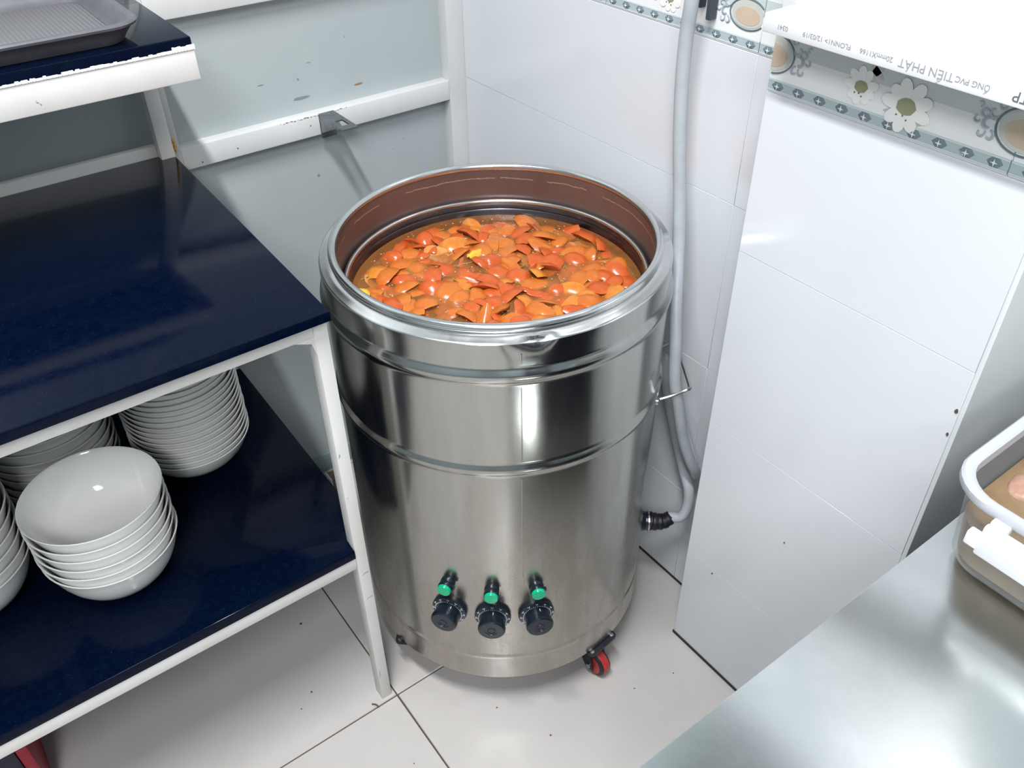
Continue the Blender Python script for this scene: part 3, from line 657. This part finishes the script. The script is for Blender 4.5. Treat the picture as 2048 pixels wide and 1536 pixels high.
# ------------------------------------------------------------------ broth and tomatoes
ZL = .7365
br = thing('broth', (PX, PY, .66), 'orange brown oily broth filling the steel pot', 'broth')
surf = MB(); n = 72; rr = [0.0008] + [.2203 * k / 14 for k in range(1, 15)]
surf.lathe([(r, ZL) for r in rr], PX, PY, n, fn=lambda p, a, r, z: p + Vector((0, 0, .0010 * math.sin(40 * p.x + 17 * p.y) * math.sin(33 * p.y - 9 * p.x) if r < .21 else 0)))
part('broth_surface', surf, 'broth', br)
part('broth_depth', MB().lathe([(.0008, .718), (.2203, .718)], PX, PY, 64), 'broth_deep', br)
def tomato_mesh(kind, seed, skin, flesh):
    r = random.Random(seed); bm = bmesh.new(); me = bpy.data.meshes.new(kind)
    if kind == 'wedge':
        L, a, b = r.uniform(.019, .025), r.uniform(.015, .020), r.uniform(.013, .018); span = math.radians(r.uniform(75, 120)); nu, nv = 7, 9; grid = []
        for j in range(nv):
            th = PI * (j + .0) / (nv - 1); row = []
            for i in range(nu):
                ph = -span / 2 + span * i / (nu - 1)
                row.append(bm.verts.new((L * math.cos(th), a * math.sin(th) * math.sin(ph) * (1 + .08 * r.uniform(-1, 1)), b * math.sin(th) * math.cos(ph) * (1 + .08 * r.uniform(-1, 1)))))
            grid.append(row)
        ax = [bm.verts.new((L * .93 * math.cos(PI * j / (nv - 1)), r.uniform(-.001, .001), .0015 + r.uniform(-.001, .002))) for j in range(nv)]
        for j in range(nv - 1):
            for i in range(nu - 1): f = bm.faces.new((grid[j][i], grid[j][i + 1], grid[j + 1][i + 1], grid[j + 1][i])); f.material_index = 0
            for col, rev in ((0, 0), (nu - 1, 1)):
                mid = [(grid[j][col].co + ax[j].co) / 2]
                q = (ax[j], grid[j][col], grid[j + 1][col], ax[j + 1])
                f = bm.faces.new(q if not rev else q[::-1]); f.material_index = 1
    elif kind == 'half':
        L, a, b = r.uniform(.017, .022), r.uniform(.014, .019), r.uniform(.012, .016); nu, nv = 14, 5; rows = []
        for j in range(nv):
            th = PI / 2 * j / (nv - .5)
            rows.append([bm.verts.new((L * math.cos(th) * math.cos(2 * PI * i / nu) * (1 + .07 * r.uniform(-1, 1)), a * math.cos(th) * math.sin(2 * PI * i / nu) * (1 + .07 * r.uniform(-1, 1)), b * math.sin(th))) for i in range(nu)])
        top = bm.verts.new((0, 0, b)); bot = bm.verts.new((0, 0, .002))
        for A, B in zip(rows, rows[1:]):
            for i in range(nu): bm.faces.new((A[i], A[(i + 1) % nu], B[(i + 1) % nu], B[i]))
        for i in range(nu):
            bm.faces.new((rows[-1][i], rows[-1][(i + 1) % nu], top)); f = bm.faces.new((rows[0][(i + 1) % nu], rows[0][i], bot)); f.material_index = 1
    else:                                                # curled piece of skin with a little flesh
        L, w = r.uniform(.017, .026), r.uniform(.008, .013); nu, nv = 8, 5; g1 = []; g2 = []
        bend = r.uniform(.5, 1.1)
        for j in range(nv):
            a_, b_ = [], []
            for i in range(nu):
                u = -1 + 2 * i / (nu - 1); v = -1 + 2 * j / (nv - 1); e = math.sqrt(max(0, 1 - u * u * .85))
                x = L * u; y = w * v * e * (1 + .15 * r.uniform(-1, 1)); z = .006 * bend * (1 - u * u) - .010 * bend * (v * e) ** 2 + .0015 * r.uniform(-1, 1)
                a_.append(bm.verts.new((x, y, z))); b_.append(bm.verts.new((x * .96, y * .93, z - .0035)))
            g1.append(a_); g2.append(b_)
        for j in range(nv - 1):
            for i in range(nu - 1):
                bm.faces.new((g1[j][i], g1[j][i + 1], g1[j + 1][i + 1], g1[j + 1][i])); f = bm.faces.new((g2[j][i], g2[j + 1][i], g2[j + 1][i + 1], g2[j][i + 1])); f.material_index = 1
        rim1 = g1[0] + [q[-1] for q in g1[1:]] + g1[-1][::-1][1:] + [q[0] for q in g1[::-1]][1:-1]
        rim2 = g2[0] + [q[-1] for q in g2[1:]] + g2[-1][::-1][1:] + [q[0] for q in g2[::-1]][1:-1]
        for k in range(len(rim1)): j = (k + 1) % len(rim1); f = bm.faces.new((rim1[k], rim2[k], rim2[j], rim1[j])); f.material_index = 1
    bmesh.ops.remove_doubles(bm, verts=bm.verts[:], dist=.0002)
    bmesh.ops.recalc_face_normals(bm, faces=bm.faces[:])
    for f in bm.faces: f.smooth = True
    for e in bm.edges:
        if len(e.link_faces) == 2 and e.link_faces[0].material_index != e.link_faces[1].material_index: e.smooth = False
    bm.to_mesh(me); bm.free(); me.materials.append(M[skin]); me.materials.append(M[flesh]); return me
TM = []
for s in range(4): TM.append(('tomato_wedge', 'red', tomato_mesh('wedge', 10 + s, 'tomato_red', 'flesh_red'), 5))
for s in range(4): TM.append(('tomato_wedge', 'orange', tomato_mesh('wedge', 20 + s, 'tomato_orange', 'flesh_orange'), 5))
for s in range(2): TM.append(('tomato_wedge', 'amber', tomato_mesh('wedge', 30 + s, 'tomato_amber', 'flesh_pale'), 4))
for s in range(3): TM.append(('tomato_half', 'red', tomato_mesh('half', 40 + s, 'tomato_red', 'flesh_orange'), 1.6))
for s in range(2): TM.append(('tomato_half', 'orange', tomato_mesh('half', 50 + s, 'tomato_orange', 'flesh_orange'), 2.2))
for s in range(3): TM.append(('tomato_flake', 'red', tomato_mesh('flake', 60 + s, 'tomato_red', 'flesh_red'), 1.6))
for s in range(2): TM.append(('tomato_flake', 'orange', tomato_mesh('flake', 70 + s, 'tomato_orange', 'flesh_orange'), 1.8))
TM.append(('tomato_flake', 'amber', tomato_mesh('flake', 80, 'tomato_amber', 'flesh_pale'), 2))
DESC = {('tomato_wedge', 'red'): 'red tomato wedge floating in the pot', ('tomato_wedge', 'orange'): 'orange red tomato wedge floating in the pot', ('tomato_wedge', 'amber'): 'pale orange tomato wedge with amber flesh floating in the pot',
        ('tomato_half', 'red'): 'rounded red tomato half floating skin up in the pot', ('tomato_half', 'orange'): 'rounded orange tomato half floating in the pot',
        ('tomato_flake', 'red'): 'thin curled red tomato skin floating in the pot', ('tomato_flake', 'orange'): 'thin curled orange tomato skin floating in the pot', ('tomato_flake', 'amber'): 'thin curled amber tomato skin floating in the pot'}
far = Vector((math.sin(math.radians(34.8)), math.cos(math.radians(34.8)))); rt = Vector((far.y, -far.x))
tr_ = random.Random(21); spots = []; tries = 0
ctr = rt * .006 - far * .004
while tries < 9000 and len(spots) < 280:
    tries += 1
    a = tr_.uniform(0, 2 * PI); r_ = .199 * math.sqrt(tr_.random()); p = Vector((r_ * math.cos(a), r_ * math.sin(a)))
    if (p - ctr).length > .197: continue
    if p.length > .202: continue
    if all((p - q).length > .0182 for q in spots): spots.append(p)
weights = [q[3] for q in TM]
for p in spots:
    name, colr, me, _ = tr_.choices(TM, weights)[0]
    o = link(name, me, None, (PX + p.x, PY + p.y, ZL + tr_.uniform(-.0125, -.004)))
    if name == 'tomato_half': o.rotation_euler = (tr_.gauss(0, .35), tr_.gauss(0, .35), tr_.uniform(0, 6.3))
    elif name == 'tomato_wedge': o.rotation_euler = (tr_.choice((0, 0, .35, -.35, .2, -.2, 3.1, 2.7)) + tr_.gauss(0, .3), tr_.gauss(0, .3), tr_.uniform(0, 6.3)); 
    else: o.rotation_euler = (tr_.gauss(0, .3), tr_.gauss(0, .3), tr_.uniform(0, 6.3)); o.location.z = ZL + tr_.uniform(-.004, .002)
    s = tr_.uniform(.9, 1.3); o.scale = (s, s * tr_.uniform(.95, 1.2), s * .8)
    pr, pf = p.dot(rt), p.dot(far)
    hour = ['twelve', 'one', 'two', 'three', 'four', 'five', 'six', 'seven', 'eight', 'nine', 'ten', 'eleven'][int(round(math.atan2(pr, pf) / (PI / 6))) % 12]
    zone = 'at the centre of the broth' if p.length < .03 else ('just off the centre towards %s o\'clock' if p.length < .09 else 'halfway to the pot rim at %s o\'clock' if p.length < .15 else 'beside the pot rim at %s o\'clock') % hour
    tag(o, DESC[(name, colr)].replace('floating in the pot', zone).replace('floating skin up in the pot', zone), 'tomato', {'tomato_wedge': 'tomato wedges in the broth', 'tomato_half': 'tomato halves in the broth', 'tomato_flake': 'tomato skins in the broth'}[name])
def at(px_r, px_f): q = rt * px_r + far * px_f; return (PX + q.x, PY + q.y)
for (r_, f_, label, me_seed, kind, sk, fl, rot) in [(-.032, .085, 'bright yellow tomato piece near the far side of the broth', 90, 'flake', 'tomato_yellow', 'flesh_pale', .3), (-.198, -.045, 'yellow tipped tomato wedge against the left edge of the broth', 91, 'wedge', 'tomato_yellow', 'flesh_pale', 1.2)]:
    x, y = at(r_, f_); o = link('tomato_wedge' if kind == 'wedge' else 'tomato_flake', tomato_mesh(kind, me_seed, sk, fl), None, (x, y, ZL + .004)); o.rotation_euler = (.2, .1, rot); tag(o, label, 'tomato')
x, y = at(-.062, -.142)
o = link('onion_piece', tomato_mesh('flake', 95, 'onion', 'onion'), None, (x, y, ZL + .004)); o.scale = (.45, .6, .8); tag(o, 'small pale onion shred at the near edge of the broth', 'onion')
# foam bubbles and herb shreds, uncountable
fb = bmesh.new()
for k in range(900):
    a = tr_.uniform(0, 2 * PI); r_ = .21 * math.sqrt(tr_.random()); rad = tr_.uniform(.0005, .0017)
    bmesh.ops.create_icosphere(fb, subdivisions=1, radius=rad, matrix=Matrix.Translation((PX + r_ * math.cos(a), PY + r_ * math.sin(a), ZL + .0008)) @ Matrix.Diagonal((1, 1, .6, 1)))
mbf = MB(); mbf.bm.free(); mbf.bm = fb
single('foam_bubbles', mbf, 'foam', (PX, PY, ZL), 'tiny orange oil and foam bubbles on the broth', 'foam', kind='stuff')
hb = MB()
for k in range(70):
    a = tr_.uniform(0, 2 * PI); r_ = .205 * math.sqrt(tr_.random()); x, y = PX + r_ * math.cos(a), PY + r_ * math.sin(a); d = tr_.uniform(0, 6.3); L_ = tr_.uniform(.004, .012)
    hb.tube([(x + math.cos(d) * L_ * q, y + math.sin(d) * L_ * q + .002 * q * q, ZL + .0015 + .001 * q) for q in (-1, -.3, .4, 1)], .0008, 5)
single('herb_shreds', hb, 'herb', (PX, PY, ZL), 'thin olive herb shreds scattered on the broth', 'herbs', kind='stuff')

# ------------------------------------------------------------------ angle bracket on the partition rail
ab = thing('angle_bracket', (.634, YP, .84), 'galvanised angle bracket screwed to the white rail above the pot', 'bracket')
part('wall_plate', MB().box(.6175, .6475, YP - .0035, YP, .801, .845, .0006), 'galvanised', ab)
arm = MB(); Y0, Y1 = 1.345, YP
for x0, x1, y0, y1 in [(.6175, .6255, Y0, Y1), (.6395, .6475, Y0, Y1), (.6255, .6395, Y0, Y0 + .018), (.6255, .6395, Y0 + .045, Y1)]: arm.box(x0, x1, y0, y1, .8435, .8462)
part('arm', arm, 'galvanised', ab, smooth=False)
part('side_web', MB().prism([(0, 0), (0, -.034), (.075, 0)], .0018, Matrix(((0, 0, 1, .6175), (-1, 0, 0, YP), (0, 1, 0, .8435), (0, 0, 0, 1)))), 'galvanised', ab)
part('screw', MB().lathe([(.0, 0), (.006, 0), (.0055, .003), (.002, .0045), (0, .0045)], 0, 0, 14, Matrix(((1, 0, 0, .6345), (0, 0, -1, YP - .0035), (0, 1, 0, .817), (0, 0, 0, 1)))), 'wire_steel', ab)

# ------------------------------------------------------------------ steel table with a plastic food box
tb = thing('steel_table', (.75, -.2, 0), 'stainless steel work table with food box in the near corner', 'table')
TX0, TX1, TY0, TY1, TZ = .20, 1.30, -.62, .231, .75
part('tabletop', MB().box(TX0, TX1, TY0, TY1, TZ - .003, TZ, .0012), 'steel_table', tb)
part('apron', MB().box(TX0, TX1, TY1 - .002, TY1, TZ - .045, TZ - .002, .0006), 'steel_table', tb)
part('apron', MB().box(TX0, TX0 + .002, TY0, TY1, TZ - .045, TZ - .002, .0006), 'steel_table', tb)
part('underboard', MB().box(TX0 + .01, TX1 - .01, TY0 + .01, TY1 - .01, TZ - .024, TZ - .004), 'dark_plastic', tb)
for x_ in (TX0 + .035, TX1 - .035):
    for y_ in (TY0 + .035, TY1 - .035): part('leg', MB().lathe([(.019, 0), (.019, TZ - .02)], x_, y_, 20), 'steel_rim', tb)
part('lower_shelf', MB().box(TX0 + .02, TX1 - .02, TY0 + .02, TY1 - .02, .20, .215, .002), 'steel_table', tb)

ub = thing('reflection_crate', (.70, -.1, .215), 'unseen dark crate added under the steel table for the pot to reflect', 'crate')  # out of view, added as something dark for the pot to reflect
part('body', MB().box(.46, .885, -.40, .185, .2165, .58, .008), 'dark_plastic', ub)
part('lip', MB().box(.452, .893, -.408, .193, .56, .582, .004), 'dark_plastic', ub)
fx = thing('food_box', (.79, .09, TZ), 'clear plastic food box with white latch holding meat in broth', 'container')
def br_(i, r): return rrect(.674 + i, .925 - i, -.06 + i, .215 - i, r, 8)
part('tub', loft([(br_(.012, .030), TZ + .0015), (br_(.004, .034), TZ + .004), (br_(.0, .036), TZ + .011), (br_(-.0065, .040), TZ + .085), (br_(-.0085, .042), TZ + .106)], True, False), 'box_plastic', fx)
part('rim', loft([(br_(-.0085, .042), TZ + .098), (br_(-.015, .047), TZ + .098), (br_(-.017, .048), TZ + .101), (br_(-.017, .048), TZ + .108), (br_(-.015, .047), TZ + .1105), (br_(-.010, .043), TZ + .1105), (br_(-.0055, .040), TZ + .107), (br_(-.0045, .039), TZ + .098)], False, False), 'box_rim', fx)
lt = part('latch', MB().box(.6495, .6585, -.030, .179, TZ + .056, TZ + .092, .0025), 'white_plastic', fx)
for y_ in (.170, .02): part('hinge_lug', MB().box(.650, .664, y_ - .010, y_ + .006, TZ + .086, TZ + .101, .002), 'white_plastic', lt)
part('latch_hook', MB().box(.6485, .6585, .177, .190, TZ + .062, TZ + .078, .002), 'white_plastic', lt)
mb_ = thing('meat_broth', (.79, .09, TZ + .002), 'brown meat broth inside the clear plastic food box', 'broth')
part('liquid', loft([(br_(.014, .028), TZ + .004), (br_(.004, .034), TZ + .012), (br_(-.0012, .037), TZ + .058)], True, True), 'meat_broth', mb_)
for k, (x, y, s, lab) in enumerate([(.770, .188, .024, 'pinkish brown meat chunk nearest the far corner of the food box'), (.830, .150, .030, 'large brown meat chunk along the back of the food box'), (.745, .055, .034, 'brown meat chunk beside the latch of the food box')]):
    bm = bmesh.new(); bmesh.ops.create_icosphere(bm, subdivisions=3, radius=s); r = random.Random(k)
    from mathutils import noise as mnoise
    for v in bm.verts:
        q = 1 + .35 * mnoise.noise(v.co * 45 + Vector((k * 9, 0, 0))); v.co = Vector((v.co.x * q, v.co.y * q * .8, v.co.z * q * .5))
    mm = MB(); mm.bm.free(); mm.bm = bm
    o = link('meat_chunk', mm.mesh('meat_chunk', 'meat', angle=80), None, (x, y, TZ + .055)); tag(o, lab, 'meat', 'meat chunks in the food box')

# ------------------------------------------------------------------ odds and ends on the floor
rc = thing('red_crate', (-.30, 1.16, 0), 'dark plastic crate with red corner under the shelf', 'crate')
part('body', MB().box(-.52, -.222, 1.03, 1.33, .004, .16, .006), 'dark_plastic', rc)
part('red_corner', MB().box(-.222, -.205, 1.03, 1.33, .0, .17, .003), 'red_plastic', rc)
ct = thing('small_carton', (.49, 1.40, 0), 'small tan carton on the floor behind the shelf leg', 'carton')
part('body', MB().box(.487, .508, 1.372, 1.402, .0, .052, .001), 'carton', ct)
part('flap', MB().box(.4835, .4868, 1.372, 1.402, .0, .054, .0006), 'white_plastic', ct)
single('paint_flake', MB().tube([(.297, .861, .0015), (.302, .855, .003), (.304, .848, .002)], .0013, 6), 'dirt', (.30, .855, 0), 'curled dark paint flake on the floor beside the shelf leg', 'flake')

# ------------------------------------------------------------------ ceiling lamps
for i, (x, y, z, wx, wy, w_) in enumerate(LIGHTS):
    lf = thing('ceiling_lamp', (x, y, ZC), ['tube lamp on the ceiling above the photographer', 'unseen fill lamp on the ceiling behind the photographer, widened to soften shadows'][i], 'lamp')
    hx, hy = wx / 2 + .015, wy / 2 + .03
    part('housing', MB().box(x - hx, x + hx, y - hy, y + hy, z + .0, z + .05, .004), 'white_plastic', lf)
    part('stem', MB().box(x - .02, x + .02, y - .02, y + .02, z + .05, ZC, .002), 'white_plastic', lf)
# dark door added to the wall behind for the steel to reflect
dr = thing('reflection_door_1', (-.2, YF, 0), 'unseen dark door added behind the photographer for the steel to reflect', 'door', kind='structure')
part('door_leaf', MB().box(-.65, .25, YF - .001, YF + .03, 0, 2.05, .003), 'dark_plastic', dr)
